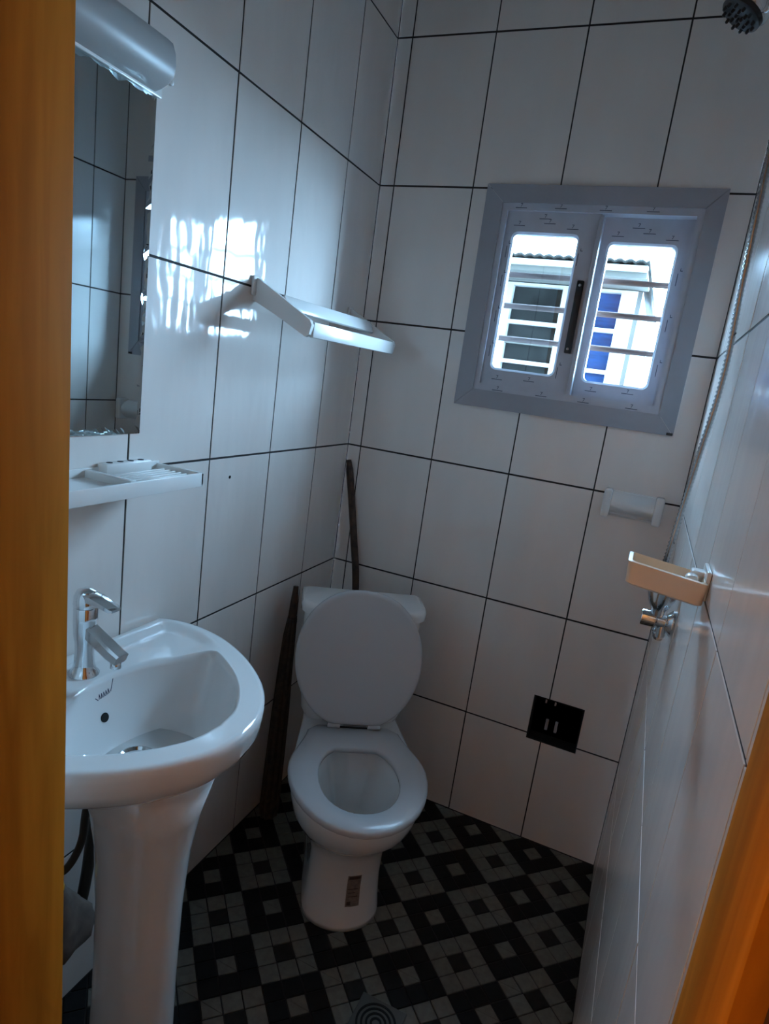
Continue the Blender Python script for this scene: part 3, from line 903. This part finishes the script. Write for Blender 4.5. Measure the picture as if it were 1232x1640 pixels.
# hose: ribbed tube with sub-millimetre rings
hp = spline([(1.012, VY, 0.983), (1.006, VY + .045, 0.975), (0.998, VY + .062, 1.02), (0.992, VY + .040, 1.10), (0.992, VY, 1.150), (0.998, VY, 1.25), (1.004, VY, 1.345), (1.012, VY, 1.494), (1.006, VY, 1.654), (0.999, VY, 1.859), (0.990, VY - .010, 2.02)], 330)
def resample(pts, step):
    out = [pts[0]]; acc = 0.0
    for a, b in zip(pts[:-1], pts[1:]):
        L = (b - a).length; p = 0.0
        while acc + L - p >= step:
            p += step - acc; acc = 0.0
            out.append(a + (b - a) * (p / L))
        acc += L - p
    return out
hp = resample(hp, 0.0040)
tag(tube('shower_hose', hp, 0.0062, 'steel', None, 10, rib=0.62), 'ribbed steel shower hose hanging along the right wall', 'hose')
shower = thing('hand_shower', 'chrome hand shower with dark nozzles held high on the right wall', 'shower head', (0.95, VY, 2.07))
box('wall_bracket', (1.004, VY - .018, 2.05), (1.0305, VY + .018, 2.09), 'chrome', shower, bevel=0.004)
tube('handle', spline([(0.990, VY - .010, 2.02), (0.988, VY, 2.075), (0.972, VY, 2.125), (0.940, VY, 2.132)], 14), [0.009 + 0.004 * min(1, k / 8) for k in range(15)], 'chrome', shower, 14)
hd_n = Vector((-0.50, -0.05, -0.86)).normalized()
hc = Vector((0.911, VY, 2.074))
hd = lathe('head', [(0.036, 0.0), (0.039, -.004), (0.0395, -.012), (0.035, -.028), (0.024, -.050), (0.012, -.060)], hc, 'chrome', shower, 30, hd_n)
fc = lathe('spray_face', [(0.0355, -0.002), (0.0355, 0.008), (0.032, 0.010)], hc, 'black', hd, 30, hd_n)
a_ = hd_n.orthogonal().normalized(); b_ = hd_n.cross(a_)
for rr, cnt in ((0.028, 12), (0.017, 8), (0.006, 3)):
    for k in range(cnt):
        t = 2 * math.pi * k / cnt
        lathe('nozzle', [(0.0030, 0.008), (0.0028, 0.015), (0.0016, 0.0165)], hc + a_ * rr * math.cos(t) + b_ * rr * math.sin(t), 'black', fc, 8, hd_n)

# ------------------------------------------------------------------ stick, brush and drain
sp_ = [(0.018, -0.016, 1.118), (0.045, -0.018, 1.00), (0.075, -0.022, 0.86), (0.108, -0.030, 0.70), (0.150, -0.045, 0.35), (0.175, -0.055, 0.002)]
pp = spline(sp_, 40)
tag(tube('broom_stick', pp, [0.008 + 0.004 * min(1, k / 2) for k in range(41)], 'stick', None, 10), 'worn brown wooden stick leaning in the corner behind the toilet', 'stick')
br = thing('hand_broom', 'dark brown fibre hand broom standing on end left of the cistern', 'broom', (0.05, -0.38, 0))
tube('handle', [(0.030, -0.300, 0.752), (0.033, -0.306, 0.70), (0.036, -0.314, 0.64)], [0.008, 0.012, 0.014], 'stick', br, 10)
rg = []
for z, cx, cy, rx, ry in ((0.66, .036, -.312, .013, .013), (0.60, .038, -.322, .018, .018), (0.50, .042, -.332, .021, .021), (0.36, .047, -.342, .025, .026), (0.2, .050, -.350, .027, .030), (0.03, .052, -.356, .028, .033), (0.003, .052, -.356, .026, .031)):
    rg.append([Vector((cx + rx * math.cos(t) * (1 + .10 * math.sin(9 * t)), cy + ry * math.sin(t) * (1 + .10 * math.sin(9 * t)), z)) for t in [2 * math.pi * k / 40 for k in range(40)]])
loft('fibres', rg, 'brush', br)
lathe('binding', [(0.0150, -.008), (0.0158, 0), (0.0150, .008)], (0.036, -0.313, 0.645), 'black', br, 16)

dr = thing('floor_drain', 'square metal floor drain with round slotted grate in the floor', 'drain', (0.625, -0.795, 0))
box('plate', (0.570, -0.850, 0.0002), (0.680, -0.740, 0.0035), 'dull', dr, bevel=0.001, seg=1)
for r in (0.044, 0.033, 0.022, 0.011):
    rgs = [[Vector((0.625 + rr * math.cos(t), -0.795 + rr * math.sin(t), z)) for t in [2 * math.pi * k / 36 for k in range(36)]] for rr, z in ((r - .0025, .0036), (r - .0025, .0046), (r + .0025, .0046), (r + .0025, .0036))]
    loft('grate_ring', rgs, 'dark', dr, False, False, smooth=False)
